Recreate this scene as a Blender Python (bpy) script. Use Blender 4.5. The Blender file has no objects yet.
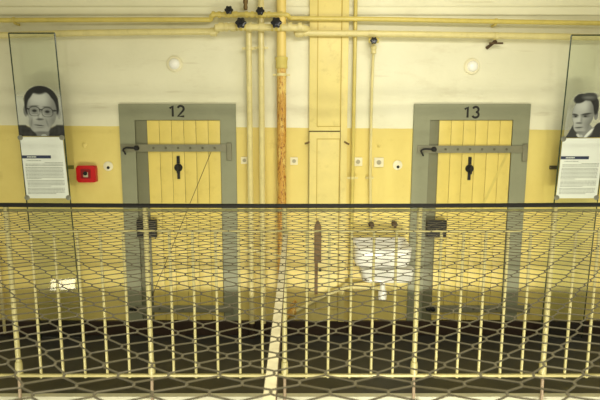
import bpy, bmesh, math, random
from mathutils import Vector, Matrix, noise
random.seed(7)
C = bpy.context.scene.collection
PI = math.pi

# ------------------------------------------------------------------ camera
F, PX, TILT, EYE = 467.0, 289.0, math.radians(7.64), 1.76
cd = bpy.data.cameras.new('camera'); cam = bpy.data.objects.new('camera', cd); C.objects.link(cam)
cd.sensor_width = 36; cd.lens = F / 600 * 36; cd.shift_x = (300 - PX) / 600; cd.clip_start = .02
cam.location = (0, 0, EYE); cam.rotation_euler = (PI / 2 - TILT, 0, 0)
bpy.context.scene.camera = cam
cd.dof.use_dof = True; cd.dof.focus_distance = 3.9; cd.dof.aperture_fstop = 9

# ------------------------------------------------------------------ world, lamps, exposure
S = bpy.context.scene
S.view_settings.view_transform = 'Standard'; S.view_settings.look = 'None'
S.view_settings.gamma = 1; S.view_settings.exposure = -0.06; S.view_settings.use_curve_mapping = False
w = bpy.data.worlds.new('hall_daylight'); S.world = w; w.use_nodes = True
w.node_tree.nodes['Background'].inputs[0].default_value = (1.0, .95, .70, 1)
w.node_tree.nodes['Background'].inputs[1].default_value = .49

def area(name, loc, target, sx, sy, power, col=(1, .93, .70)):
    l = bpy.data.lights.new(name, 'AREA'); l.shape = 'RECTANGLE'; l.size = sx; l.size_y = sy
    l.energy = power; l.color = col
    o = bpy.data.objects.new(name, l); C.objects.link(o); o.location = loc
    o.rotation_euler = (Vector(target) - Vector(loc)).to_track_quat('-Z', 'Y').to_euler()
    return o
WARM = (1.0, .95, .71)
area('gallery_tube_lamp', (.75, 2.75, 2.88), (.6, 4.1, 1.6), 1.6, .12, 10, (1, .96, .88))
area('opposite_gallery_lamp', (.9, .2, 3.0), (.7, 3.6, .6), 1.6, .15, 32, WARM)
area('near_net_fill', (0, -.1, 2.5), (0, .95, 1.2), 1.0, .15, 9, WARM).data.spread = math.radians(110)  # added fill with no known fixture, brightens the near wires of the net
for y_, k_ in ((.9, .22), (-.6, .42), (-2.6, .85)):      # lamps of the storey below, shining up past the walkway edge
    for x, p in ((-4.3 if y_ == -.6 else -2.95, 2.2), (-1.3, 11), (1.1, 16), (3.1, 12.5)):
        area('lower_storey_lamp', (x, y_, -.413 * (2.985 - y_)), (x * .9, 4.02, .75), .45, .20, p * k_, WARM).data.spread = math.radians(70)

# ------------------------------------------------------------------ helpers
def at(px, py, Y):
    u = (px - PX) / F; v = -(py - 200) / F
    d = Vector((u, math.cos(TILT) + v * math.sin(TILT), -math.sin(TILT) + v * math.cos(TILT)))
    d *= Y / d.y
    return Vector((d.x, Y, d.z + EYE))

def srgb(h):
    h = h.lstrip('#'); o = []
    for i in (0, 2, 4):
        c = int(h[i:i+2], 16) / 255
        o.append(c / 12.92 if c <= .04045 else ((c + .055) / 1.055) ** 2.4)
    return (*o, 1)

def obj(name, bm, mat, parent=None, smooth=True):
    me = bpy.data.meshes.new(name)
    bmesh.ops.recalc_face_normals(bm, faces=bm.faces)
    bm.to_mesh(me); bm.free()
    if smooth:
        for p in me.polygons: p.use_smooth = True
        me.set_sharp_from_angle(angle=math.radians(38))
    me.materials.append(mat)
    o = bpy.data.objects.new(name, me); C.objects.link(o)
    if parent:
        o.parent = parent
        o.matrix_parent_inverse = Matrix.Translation(parent.location).inverted()
    return o

def tag(o, label=None, cat=None, group=None, kind=None):
    if label: o['label'] = label
    if cat: o['category'] = cat
    if group: o['group'] = group
    if kind: o['kind'] = kind
    return o

def empty(name, loc, label=None, cat=None, group=None, kind=None):
    o = bpy.data.objects.new(name, None); C.objects.link(o); o.location = loc
    o.empty_display_size = .05
    return tag(o, label, cat, group, kind)

def box(bm, x0, x1, y0, y1, z0, z1, bev=0.0, seg=2, matrix=None):
    r = bmesh.ops.create_cube(bm, size=1)
    vs = r['verts']
    for v in vs:
        v.co = Vector(((x0 + x1) / 2 + v.co.x * (x1 - x0), (y0 + y1) / 2 + v.co.y * (y1 - y0), (z0 + z1) / 2 + v.co.z * (z1 - z0)))
        if matrix: v.co = matrix @ v.co
    if bev > 0:
        es = list({e for v in vs for e in v.link_edges})
        bmesh.ops.bevel(bm, geom=es, offset=bev, segments=seg, profile=.6, affect='EDGES')
    return bm

def frame_at(t):
    t = t.normalized()
    a = Vector((0, 0, 1)) if abs(t.z) < .9 else Vector((1, 0, 0))
    n = t.cross(a).normalized(); return n, t.cross(n).normalized()

def tube(bm, pts, r, n=12, cap=True):
    pts = [Vector(p) for p in pts]; rs = r if isinstance(r, (list, tuple)) else [r] * len(pts)
    rings = []; prev = None
    for i, p in enumerate(pts):
        t = (pts[min(i+1, len(pts)-1)] - pts[max(i-1, 0)])
        if t.length < 1e-9: t = Vector((0, 0, 1))
        t.normalize()
        if prev is None: nn, bb = frame_at(t)
        else:
            nn = prev - t * prev.dot(t)
            if nn.length < 1e-6: nn, _ = frame_at(t)
            nn.normalize(); bb = t.cross(nn)
        prev = nn
        rings.append([bm.verts.new(p + (nn * math.cos(a) + bb * math.sin(a)) * rs[i]) for a in [2 * PI * k / n for k in range(n)]])
    for a, b in zip(rings[:-1], rings[1:]):
        for k in range(n):
            bm.faces.new((a[k], a[(k+1) % n], b[(k+1) % n], b[k]))
    if cap:
        bm.faces.new(rings[0]); bm.faces.new(rings[-1])
    return bm

def lathe(bm, origin, axis, prof, n=20):
    """prof = list of (distance along axis, radius)"""
    origin = Vector(origin); axis = Vector(axis).normalized(); nn, bb = frame_at(axis)
    rings = []
    for d, r in prof:
        r = max(r, 1e-4)
        rings.append([bm.verts.new(origin + axis * d + (nn * math.cos(a) + bb * math.sin(a)) * r) for a in [2 * PI * k / n for k in range(n)]])
    for a, b in zip(rings[:-1], rings[1:]):
        for k in range(n): bm.faces.new((a[k], a[(k+1) % n], b[(k+1) % n], b[k]))
    bm.faces.new(rings[0]); bm.faces.new(rings[-1])
    return bm

def bend(pts, rad=.03, n=5):
    """round the corners of a polyline"""
    pts = [Vector(p) for p in pts]; out = [pts[0]]
    for a, b, c in zip(pts[:-2], pts[1:-1], pts[2:]):
        d1 = (a - b); d2 = (c - b); r = min(rad, d1.length * .45, d2.length * .45)
        p = b + d1.normalized() * r; q = b + d2.normalized() * r
        for k in range(n + 1):
            t = k / n; out.append((1-t)**2 * p + 2*t*(1-t) * b + t*t * q)
    out.append(pts[-1]); return out

def prism(bm, poly, y0, y1):
    """poly = [(x,z)] extruded from y0 to y1"""
    a = [bm.verts.new((x, y0, z)) for x, z in poly]; b = [bm.verts.new((x, y1, z)) for x, z in poly]
    bm.faces.new(a); bm.faces.new(b[::-1])
    for i in range(len(poly)):
        j = (i + 1) % len(poly); bm.faces.new((a[i], b[i], b[j], a[j]))
    return bm

def rrect(x0, x1, z0, z1, r, n=6):
    out = []
    for cx, cz, a0 in ((x1-r, z1-r, 0), (x0+r, z1-r, PI/2), (x0+r, z0+r, PI), (x1-r, z0+r, 1.5*PI)):
        for k in range(n + 1):
            a = a0 + PI/2 * k / n; out.append((cx + r*math.cos(a), cz + r*math.sin(a)))
    return out

B = bmesh.new

# ------------------------------------------------------------------ materials
class NT:
    def __init__(s, name):
        s.m = bpy.data.materials.new(name); s.m.use_nodes = True; s.t = s.m.node_tree
        s.b = s.t.nodes['Principled BSDF']; s.co = s.t.nodes.new('ShaderNodeTexCoord')
    def n(s, ty, **kw):
        nd = s.t.nodes.new(ty)
        for k, v in kw.items():
            if k.startswith('i_'): nd.inputs[k[2:].replace('_', ' ')].default_value = v
            else: setattr(nd, k, v)
        return nd
    def l(s, a, b): s.t.links.new(a, b)
    def noise(s, scale, detail=4, rough=.6, stretch=(1, 1, 1), loc=(0, 0, 0)):
        mp = s.n('ShaderNodeMapping'); mp.inputs['Scale'].default_value = stretch; mp.inputs['Location'].default_value = loc
        s.l(s.co.outputs['Object'], mp.inputs[0])
        nz = s.n('ShaderNodeTexNoise'); nz.inputs['Scale'].default_value = scale
        nz.inputs['Detail'].default_value = detail; nz.inputs['Roughness'].default_value = rough
        s.l(mp.outputs[0], nz.inputs['Vector']); return nz.outputs['Fac']
    def ramp(s, fac, stops):
        r = s.n('ShaderNodeValToRGB'); e = r.color_ramp.elements
        while len(e) < len(stops): e.new(.5)
        for q, (p, c) in zip(e, stops):
            q.position = p; q.color = c if isinstance(c, tuple) else (c, c, c, 1)
        s.l(fac, r.inputs[0]); return r.outputs[0]
    def mix(s, fac, a, b, mode='MIX'):
        m = s.n('ShaderNodeMix', data_type='RGBA', blend_type=mode)
        for sock, v in ((m.inputs[0], fac), (m.inputs[6], a), (m.inputs[7], b)):
            if isinstance(v, (int, float, tuple)): sock.default_value = v
            else: s.l(v, sock)
        return m.outputs[2]
    def math(s, op, a, b=0.0, c=0.0):
        m = s.n('ShaderNodeMath', operation=op)
        for sock, v in zip(m.inputs, (a, b, c)):
            if isinstance(v, (int, float)): sock.default_value = v
            else: s.l(v, sock)
        return m.outputs[0]
    def bump(s, h, strength=.2, dist=.01):
        b = s.n('ShaderNodeBump'); b.inputs['Strength'].default_value = strength; b.inputs['Distance'].default_value = dist
        s.l(h, b.inputs['Height']); s.l(b.outputs[0], s.b.inputs['Normal'])
    def base(s, c):
        if isinstance(c, tuple): s.b.inputs['Base Color'].default_value = c
        else: s.l(c, s.b.inputs['Base Color'])
    def xyz(s):
        x = s.n('ShaderNodeSeparateXYZ'); s.l(s.co.outputs['Object'], x.inputs[0]); return x.outputs

def paint(name, col, rough=.45, var=.12, scale=9, bump=.08, dirt='#7a6a30', dirt_amt=.25, metal=0.0):
    t = NT(name); c = srgb(col)
    dark = tuple(v * (1 - var) for v in c[:3]) + (1,)
    m = t.mix(t.ramp(t.noise(scale), [(.35, 0.0), (.65, 1.0)]), dark, c)
    if dirt_amt:
        m = t.mix(t.math('MULTIPLY', t.ramp(t.noise(scale * 2.3, 6, .7, loc=(3, 1, 2)), [(.56, 0.0), (.72, 1.0)]), dirt_amt), m, srgb(dirt))
    t.base(m); t.b.inputs['Roughness'].default_value = rough; t.b.inputs['Metallic'].default_value = metal
    if bump: t.bump(t.noise(scale * 5, 3), bump, .004)
    return t.m

WHITE, YEL = '#ebe5d2', '#efdc80'
PIPE_Y = '#ecd98a'
M = {}
M['white_enamel'] = paint('white_enamel', '#f8f7f0', .18, .03, 6, 0, dirt_amt=.05)
M['pipe'] = paint('cream_pipe_paint', '#ddd092', .32, .10, 12, .05, dirt_amt=.18)
M['pipe2'] = paint('ochre_pipe_paint', '#d2c068', .32, .12, 12, .05, dirt_amt=.2)
M['door_yellow'] = paint('yellow_door_paint', '#dfca6e', .4, .07, 5, .06, dirt='#a88d36', dirt_amt=.22)
M['cab_yellow'] = paint('yellow_casing_paint', '#e2d184', .42, .08, 5, .05, dirt='#9a8238', dirt_amt=.25)
M['dark_yellow'] = paint('worn_yellow_paint', '#c3a94a', .5, .1, 8, .05)
M['frame_grey'] = paint('grey_green_door_paint', '#8d8f74', .42, .08, 5, .06, dirt='#6f6a4c', dirt_amt=.2)
M['strip_grey'] = paint('dark_grey_green', '#75755a', .45, .1, 6, .05, dirt_amt=.2)
M['strap_grey'] = paint('grey_strap_paint', '#828068', .4, .12, 14, .1, dirt='#55503a', dirt_amt=.3)
M['bolt'] = paint('dull_bolt_steel', '#5e5a42', .5, .2, 20, .1)
M['black'] = paint('black_iron', '#070705', .6, .1, 20, .05, dirt_amt=0)
M['knob_black'] = paint('black_plastic', '#17181f', .22, .1, 20, 0, dirt_amt=0)
M['rail_cream'] = paint('cream_rail_paint', '#c9bf85', .35, .08, 16, .08, dirt='#8a7a40', dirt_amt=.3)
M['rail_rust'] = paint('worn_pinkish_rail_paint', '#b09a80', .5, .2, 22, .12, dirt='#7a5236', dirt_amt=.6)
M['beam_white'] = paint('white_flat_bar_paint', '#ebe1bd', .38, .06, 14, .06, dirt='#8a6a3a', dirt_amt=.3)
M['rust'] = paint('rusty_steel', '#5b4326', .7, .4, 20, .2, dirt='#2c2216', dirt_amt=.6)
M['olive_strip'] = paint('olive_steel_strip', '#8c8a58', .5, .15, 20, .05)
M['wire'] = paint('grey_galvanised_wire', '#6a634e', .5, .2, 30, 0, dirt='#3d3220', dirt_amt=.4, metal=.1)
M['red'] = paint('red_plastic', '#c4161a', .3, .08, 8, 0, dirt_amt=0)
M['red_dark'] = paint('dark_red_plastic', '#8a1014', .3, .08, 8, 0, dirt_amt=0)
M['plate'] = paint('ivory_plastic', '#ece5c4', .3, .04, 9, 0, dirt_amt=.05)
M['plate_grey'] = paint('grey_plastic', '#b5ae90', .4, .05, 9, 0, dirt_amt=.05)
M['steel'] = paint('brushed_steel', '#9a9a8a', .35, .08, 20, 0, dirt_amt=0, metal=.8)
M['brass'] = paint('tarnished_brass', '#7a6238', .45, .3, 30, .1, metal=.6)
M['brown'] = paint('brown_wood', '#7d5f36', .6, .3, 25, .2, dirt='#3c2a18', dirt_amt=.6)
M['dark_gap'] = paint('dark_brown_paint', '#5a4c22', .6, .2, 12, .1)
M['paper'] = paint('white_paper', '#e6ebe2', .6, .01, 3, 0, dirt_amt=0)
M['navy'] = paint('navy_ink', '#2b3550', .5, .02, 3, 0, dirt_amt=0)
M['ink'] = paint('grey_ink', '#9aa097', .6, .02, 3, 0, dirt_amt=0)
M['digit'] = paint('black_stencil_paint', '#17150f', .5, .05, 9, 0, dirt_amt=0)
M['edge_green'] = paint('green_glass_edge', '#3c4a38', .2, .02, 3, 0, dirt_amt=0)
M['ceiling'] = paint('ceiling_plaster', '#e6e1c4', .8, .06, 3, .05, dirt_amt=.1)
M['tar'] = paint('black_brown_tar_paint', '#38271a', .45, .3, 14, .25, dirt='#4a3a26', dirt_amt=.4)
M['kerb'] = paint('white_kerb_paint', '#cfccb4', .45, .05, 12, .08, dirt='#8a8460', dirt_amt=.3)

# rusty riser
t = NT('rust_streaked_pipe_paint')
z = t.xyz()[2]
zone = t.math('MULTIPLY', t.ramp(t.math('MULTIPLY', z, .3), [(.02, .85), (.2, .95), (.42, 1.0), (.62, .95), (.70, .85), (.745, 0.0)]), 1.0)
n1 = t.noise(22, 6, .75, (1, 1, .22)); n2 = t.noise(60, 4, .7, (1, 1, .5), (4, 2, 0))
f = t.ramp(t.math('ADD', t.math('MULTIPLY', n1, zone), t.math('MULTIPLY', t.math('SUBTRACT', n2, .5), .25)), [(.33, 0.0), (.50, 1.0)])
f2 = t.ramp(t.math('MULTIPLY', n2, zone), [(.52, 0.0), (.60, 1.0)])
c = t.mix(t.math('MULTIPLY', f, .9), srgb('#e0c874'), srgb('#bf8a30'))
c = t.mix(t.math('MULTIPLY', f2, .9), c, srgb('#7a3f14'))
t.base(c); t.b.inputs['Roughness'].default_value = .45; M['rust_pipe'] = t.m

# wall: cream above, yellow oil paint dado below
t = NT('two_tone_wall_paint')
X, Yc, Z = t.xyz()
z0 = t.math('ADD', Z, t.math('MULTIPLY', X, .008))
edge = t.math('ADD', z0, t.math('MULTIPLY', t.math('SUBTRACT', t.noise(6), .5), .008))
mask = t.math('GREATER_THAN', edge, 1.842)
cream = t.mix(t.ramp(t.noise(1.6, 5), [(.35, 0.0), (.7, 1.0)]), srgb('#dddabd'), srgb('#e8e5ca'))
cream = t.mix(t.math('MULTIPLY', t.ramp(t.noise(2.2, 7, .7, (1, 1, 2.6), (5, 0, 1)), [(.55, 0.0), (.75, 1.0)]), .35), cream, srgb('#b9ac86'))
cream = t.mix(t.math('MULTIPLY', t.ramp(t.noise(4, 3, .5, (.4, 1, 5), (9, 0, 3)), [(.66, 0.0), (.72, 1.0)]), .22), cream, srgb('#a8986c'))
yel = t.mix(t.ramp(t.noise(1.9, 5, .6, loc=(2, 0, 0)), [(.35, 0.0), (.7, 1.0)]), srgb('#dcc872'), srgb('#e6d480'))
yel = t.mix(t.math('MULTIPLY', t.ramp(t.noise(5, 6, .7, loc=(7, 0, 1)), [(.6, 0.0), (.74, 1.0)]), .35), yel, srgb('#b49a4c'))
t.base(t.mix(mask, yel, cream))
t.l(t.math('SUBTRACT', .62, t.math('MULTIPLY', t.math('SUBTRACT', 1.0, mask), .22)), t.b.inputs['Roughness'])
t.bump(t.noise(7, 5), .25, .01)
M['wall'] = t.m

# floor
t = NT('dark_linoleum')
c = t.mix(t.ramp(t.noise(3, 6, .7), [(.3, 0.0), (.7, 1.0)]), srgb('#2a2926'), srgb('#3c3b37'))
c = t.mix(t.math('MULTIPLY', t.ramp(t.noise(40, 4, .7), [(.68, 0.0), (.74, 1.0)]), .5), c, srgb('#8b8670'))
t.base(c); t.b.inputs['Roughness'].default_value = .45; t.bump(t.noise(12, 4), .15, .01); M['floor'] = t.m

# glass
m = bpy.data.materials.new('pale_green_glass'); m.use_nodes = True; nt = m.node_tree; nt.nodes.clear()
o = nt.nodes.new('ShaderNodeOutputMaterial'); mx = nt.nodes.new('ShaderNodeMixShader')
tr = nt.nodes.new('ShaderNodeBsdfTransparent'); tr.inputs[0].default_value = (.965, .982, .955, 1)
gl = nt.nodes.new('ShaderNodeBsdfGlossy'); gl.inputs['Roughness'].default_value = .03
fr = nt.nodes.new('ShaderNodeFresnel'); fr.inputs[0].default_value = 1.45
nt.links.new(fr.outputs[0], mx.inputs[0]); nt.links.new(tr.outputs[0], mx.inputs[1]); nt.links.new(gl.outputs[0], mx.inputs[2])
nt.links.new(mx.outputs[0], o.inputs[0]); M['glass'] = m

# printed portrait on glass
m = bpy.data.materials.new('portrait_print'); m.use_nodes = True; nt = m.node_tree
b = nt.nodes['Principled BSDF']; b.inputs['Roughness'].default_value = .5
at_ = nt.nodes.new('ShaderNodeVertexColor'); at_.layer_name = 'print'
nt.links.new(at_.outputs['Color'], b.inputs['Base Color']); nt.links.new(at_.outputs['Alpha'], b.inputs['Alpha']); M['print'] = m

# ------------------------------------------------------------------ setting
WY = 4.02          # wall plane
RY = 2.97          # railing plane
XE = 4.2           # extent of the modelled gallery to each side
def struct(name, bm, mat, label, cat, smooth=False):
    return tag(obj(name, bm, mat, None, smooth), label, cat, None, 'structure')

bm = B(); box(bm, -XE, XE, WY, WY + .25, -.25, 3.15); struct('wall_back', bm, M['wall'], 'long gallery wall painted cream above and yellow below', 'wall')
bm = B(); box(bm, -XE, XE, 3.03, WY, -.22, 0); struct('floor', bm, M['floor'], 'dark grey linoleum floor of the narrow gallery walkway', 'floor')
bm = B(); box(bm, -XE, XE, 2.985, 3.03, -.24, .003, .003); struct('trim_1', bm, M['kerb'], 'white painted kerb along the open edge of the walkway', 'kerb')
bm = B(); box(bm, -XE, XE, 3.05, WY, 2.97, 3.12); struct('ceiling', bm, M['ceiling'], 'pale underside of the gallery above the pipes', 'ceiling')
bm = B(); box(bm, -XE, XE, WY - .03, WY, 0, .132, .006); struct('baseboard_back', bm, M['tar'], 'black brown painted skirting running under the cell doors', 'skirting')
bm = B(); box(bm, -XE, XE, WY - .018, WY, 2.757, 2.822, .008); struct('trim_2', bm, M['wall'], 'cream plaster strip along the top of the wall', 'moulding')

# ------------------------------------------------------------------ cell doors
def arc(cx, cz, rx, rz_, a0, a1, n=14):
    return [(cx + rx * math.cos(math.radians(a0 + (a1 - a0) * k / n)), cz + rz_ * math.sin(math.radians(a0 + (a1 - a0) * k / n))) for k in range(n + 1)]
DIGITS = {'1': [[(.08, .74), (.34, .95), (.34, .04)]],
          '2': [arc(.32, .70, .25, .25, 165, -35) + [(.06, .06), (.60, .06)]],
          '3': [arc(.30, .72, .24, .23, 160, -80) , arc(.30, .28, .27, .24, 85, -160)]}
def text_mesh(s, size, thick=.002):
    """condensed stencil digits drawn as flat strokes"""
    bm = bmesh.new(); wd = .72
    for i, ch in enumerate(s):
        ox = (i - len(s) / 2) * wd + .04
        for st in DIGITS[ch]:
            n0 = len(bm.verts); tube(bm, [((ox + x) * size, (z - .5) * size, 0) for x, z in st], .092 * size, 8)
            bm.verts.ensure_lookup_table()
            for v in bm.verts[n0:]: v.co.z *= thick / (.092 * size)
    return bm

def cell_door(n, xl, xil, xls, xr_leaf, xr, num, ny, keyx, keyy, strap_y, brace, lockx, lab):
    """pixel columns: outer left, inner left, leaf start, leaf end, outer right"""
    q = lambda px, py: at(px, py, WY)
    XL, XIL, XLS, XRL, XR = q(xl, 104).x, q(xil, 120).x, q(xls, 120).x, q(xr_leaf, 120).x, q(xr, 104).x
    zt = q(0, 104).z; zi = q(0, 119.7).z; zb = .133
    root = empty('door_%d' % n, ((XL + XR) / 2, WY, 0), lab, 'door', None, 'structure')
    fy = WY - .022
    bm = B()
    prism(bm, [(XL, zb), (XIL, zb), (XIL, zi), (XRL, zi), (XRL, zb), (XR, zb), (XR, zt), (XL, zt)], fy, WY)
    bmesh.ops.bevel(bm, geom=[e for e in bm.edges if abs(e.verts[0].co.y - fy) < 1e-5 and abs(e.verts[1].co.y - fy) < 1e-5], offset=.003, segments=2, affect='EDGES')
    obj('door_frame', bm, M['frame_grey'], root)
    # leaf
    bm = B(); ys = WY - .012
    box(bm, XIL + .002, XRL - .002, WY - .004, WY - .001, zb, zi - .002)
    obj('leaf_backing', bm, M['dark_gap'], root)
    bm = B(); box(bm, XIL + .003, XLS - .001, ys, WY - .004, zb + .004, zi - .004, .002)  # darker grey green strip left of the planks
    tag(obj('leaf_edge_strip', bm, M['strip_grey'], root), 'dark grey green strip at the edge of the leaf')
    bm = B(); k = 6; wdt = (XRL - .004 - XLS) / k
    for i in range(k):
        box(bm, XLS + i * wdt + .0012, XLS + (i + 1) * wdt - .0012, ys - .002, WY - .004, zb + .004, zi - .006, .0035)
    obj('plank_leaf', bm, M['door_yellow'], root)
    # diagonal brace line
    zs = lambda py: q(0, py).z
    (bx0, by0), (bx1, by1), bw, bmat = brace
    p0 = q(bx0, by0); p1 = q(bx1, by1); d = (p1 - p0).normalized(); nrm = Vector((d.z, 0, -d.x)) * bw / 2
    bm = B(); prism(bm, [((p0 + nrm).x, (p0 + nrm).z), ((p1 + nrm).x, (p1 + nrm).z), ((p1 - nrm).x, (p1 - nrm).z), ((p0 - nrm).x, (p0 - nrm).z)], ys - .004, ys - .0019)
    obj('diagonal_brace', bm, bmat, root)
    # straps
    for (s0, s1, x0, x1, upper) in ((strap_y, strap_y + 7.2, xl + 2.5, xr - 9, True), (304.2, 311, xil + 1, xr - 4, False)):
        za, zc = zs(s0), zs(s1); xa = q(x0, s0).x; xb = q(x1, s0).x
        bm = B(); box(bm, xa, xb, fy - .012, fy - .001, zc, za, .003)
        st = obj('strap_hinge', bm, M['strap_grey'], root)
        L = xb - xa
        for i in range(6):
            bx = XLS + (i + .35) * wdt + .02
            bm = B(); lathe(bm, (bx, fy - .0115, (za + zc) / 2), (0, -1, 0), [(0, .011), (.003, .010), (.006, .005), (.0065, .0005)], 10)
            obj('bolt', bm, M['bolt'], st)
        # hinge knuckle plate right
        if upper:
            hx = q(xr - 9, s0).x; bm = B(); box(bm, hx, hx + .045, fy - .018, fy - .001, zc - .075, za + .012, .008, 3); obj('hinge_plate', bm, M['strap_grey'], st)
            hz = (za + zc) / 2; hxl = q(xl + 9, s0).x
            bm = B(); tube(bm, bend([(hxl - .005, fy - .03, hz - .055), (hxl - .03, fy - .03, hz - .01), (hxl, fy - .03, hz + .004), (hxl + .08, fy - .03, hz)], .02), .0075, 8)
            tag(obj('latch_hook', bm, M['black'], st), 'black hooked latch')
            bm = B(); lathe(bm, (hxl + .085, fy - .011, hz), (0, -1, 0), [(0, .022), (.02, .022), (.03, .016), (.031, .001)], 14); obj('latch_boss', bm, M['black'], st)
        else:
            hz = (za + zc) / 2; bm = B(); tube(bm, [(xa - .045, fy - .02, hz), (xa - .01, fy - .02, hz)], .012, 10)
            lathe(bm, (xa + .015, fy - .012, hz), (0, -1, 0), [(0, .02), (.014, .02), (.02, .012), (.021, .001)], 12); obj('latch_boss', bm, M['black'], st)
            hx = xb; bm = B(); box(bm, hx, hx + .02, fy - .016, fy - .001, zc - .02, za + .02, .005); obj('hinge_plate', bm, M['strap_grey'], st)
    # key handle
    kz = zs(keyy); kx = q(keyx, keyy).x; y = ys - .002
    bm = B(); box(bm, kx - .013, kx + .013, y - .012, y, kz + .035, kz + .100, .003)
    box(bm, kx - .012, kx + .012, y - .012, y, kz - .098, kz - .03, .003)
    bm2 = B(); lathe(bm2, (kx, y, kz), (0, -1, 0), [(0, .034), (.014, .034), (.022, .027), (.022, .018), (.04, .016), (.045, .010), (.046, .001)], 24)
    hd = obj('handle_plate', bm, M['black'], root); obj('lever_boss', bm2, M['black'], hd)
    bm = B(); box(bm, kx - .007, kx + .007, y - .052, y - .038, kz - .045, kz + .03, .004); obj('lever', bm, M['black'], hd)
    # lock box
    lz0, lz1 = zs(236), zs(219); lx0, lx1 = q(lockx, 225).x, q(lockx + 19, 225).x
    bm = B(); box(bm, lx0, lx1, fy - .05, fy - .001, lz0, lz1, .006)
    lb = obj('lock_box', bm, M['black'], root)
    bm = B(); box(bm, lx0 + .03, lx0 + .05, fy - .07, fy - .05, (lz0 + lz1) / 2 - .03, (lz0 + lz1) / 2 + .03, .003); obj('bolt_knob', bm, M['black'], lb)
    # number
    c = q(*num[1]); bm = text_mesh(num[0], .098)
    for v in bm.verts: v.co = Vector((v.co.x + c.x, fy - .0012 - v.co.z * .5, v.co.y + c.z))
    tag(obj('door_number', bm, M['digit'], root, False), 'black number %s' % num[0])
    return root

cell_door(1, 119, 135, 147, 220.8, 235.8, ('12', (177.3, 111.3)), 0, 179, 167.5, 144.3, ((212.5, 149), (152, 297), .005, M['dark_gap']), 139, 'plank cell door numbered 12 left of the pipe cluster')
cell_door(2, 413.7, 429, 439, 512.5, 530, ('13', (470.6, 112.3)), 0, 468.6, 168.5, 145.6, ((507, 152), (455, 262), .022, M['pipe2']), 425, 'plank cell door numbered 13 right of the white sink')

# ------------------------------------------------------------------ yellow boxed duct
root = empty('duct_casing', (at(328, 300, WY).x, WY, .133), 'tall yellow boxed casing with panels between pipes and sink', 'casing')
x0, x1 = at(309, 100, WY).x, at(347, 100, WY).x; xm = at(340.5, 100, WY).x; zj = at(0, 131.5, WY).z; yf = WY - .045
bm = B(); box(bm, x0, xm - .003, yf, WY - .001, zj + .006, 2.97, .003); obj('upper_cover', bm, M['cab_yellow'], root)
bm = B(); box(bm, xm, x1, yf - .004, WY - .001, .134, 2.97, .003); obj('corner_strip', bm, M['cab_yellow'], root)
bm = B(); box(bm, x0 + .002, xm - .004, yf + .010, WY - .002, .134, zj + .01); tag(obj('casing_backing', bm, M['dark_gap'], root), 'dark gap between the covers')
bm = B(); box(bm, x0 + .003, xm - .004, yf - .004, yf + .012, .14, zj - .004, .003)
lo = obj('hinged_cover', bm, M['cab_yellow'], root)
def panel_line(px0, px1, z_lo, z_hi, y, parent):
    a, b = at(px0, 180, WY).x, at(px1, 180, WY).x; bm = B(); t_ = .0035
    box(bm, a, a + t_ * 2, y - .003, y, z_lo, z_hi, .001); box(bm, b - t_ * 2, b, y - .003, y, z_lo, z_hi, .001)
    box(bm, a, b, y - .003, y, z_hi - t_ * 2, z_hi, .001); box(bm, a, b, y - .003, y, z_lo, z_lo + t_ * 2, .001)
    return obj('panel_moulding', bm, M['dark_yellow'], parent)
panel_line(316, 339, .25, at(0, 138.5, WY).z, yf - .0035, lo)
panel_line(316, 339.3, at(0, 127, WY).z, 2.90, yf + .0005, bpy.data.objects['upper_cover'])
for hx in (307, 346.5):
    p = at(hx, 143, yf - .01); bm = B()
    tube(bm, [p + Vector((-.02, 0, .012 if hx > 320 else -.006)), p, p + Vector((.022, 0, -.012 if hx > 320 else .01))], .008, 8)
    tag(obj('turn_catch', bm, M['brass'], root), 'small brown metal catch')

# ------------------------------------------------------------------ pipes
def floor_end(x, y, r, parent):
    bm = B(); tube(bm, [(x, y, 0.001), (x, y, .134)], r * 1.12, 14); return tag(obj('painted_foot', bm, M['tar'], parent), 'foot painted dark brown')
def clamp(x, y, z, r, parent, wing=1):
    bm = B(); tube(bm, [(x, y, z - .011), (x, y, z + .011)], r + .006, 16)
    box(bm, x - r - .032, x + r + .032, y - .004, y + .004, z - .009, z + .009, .002)
    box(bm, x - .008, x + .008, y, WY, z - .007, z + .007)
    return obj('pipe_clamp', bm, M['pipe'], parent)
def vx(px, py, Y): return at(px, py, Y).x

PY = WY - .075     # wall pipes axis
def riser(name_label, px, pymeas, wpx, ztop, mat, clamps, y=PY, coupling=None):
    x = vx(px, pymeas, y); r = wpx / 2 * y / F * 1.0
    root = empty('riser_pipe', (x, y, 0), name_label, 'pipe', 'vertical pipes on the wall')
    bm = B(); tube(bm, [(x, y, .13), (x, y, ztop)], r, 18); obj('pipe_body', bm, mat, root)
    floor_end(x, y, r, root)
    for cz in clamps: clamp(x, y, at(0, cz, y).z, r, root)
    if coupling:
        za, zb2 = at(0, coupling[1], y).z, at(0, coupling[0], y).z
        bm = B(); lathe(bm, (x, y, za), (0, 0, 1), [(0, r + .001), (.004, r + .009), ((zb2 - za) * .7, r + .009), ((zb2 - za) * .78, r + .014), (zb2 - za - .004, r + .014), (zb2 - za, r + .001)], 20)
        obj('coupling', bm, M['pipe2'], root)
    return root
riser('slim cream pipe, left of the pair beside door 12', 249.6, 110, 5.6, at(0, 24, PY).z, M['pipe'], (48.5, 250))
riser('slim cream pipe, right of the pair beside door 12', 261.7, 110, 5.8, 2.97, M['pipe'], (48, 252))
rc = riser('thick rust streaked pipe left of the yellow casing', 281.6, 110, 9.2, 2.97, M['rust_pipe'], (75, 255), WY - .085, (57, 69))
riser('thin straight pipe hugging the right side of the casing', 353.8, 110, 3.6, 2.97, M['pipe2'], (178,), WY - .045)

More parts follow.
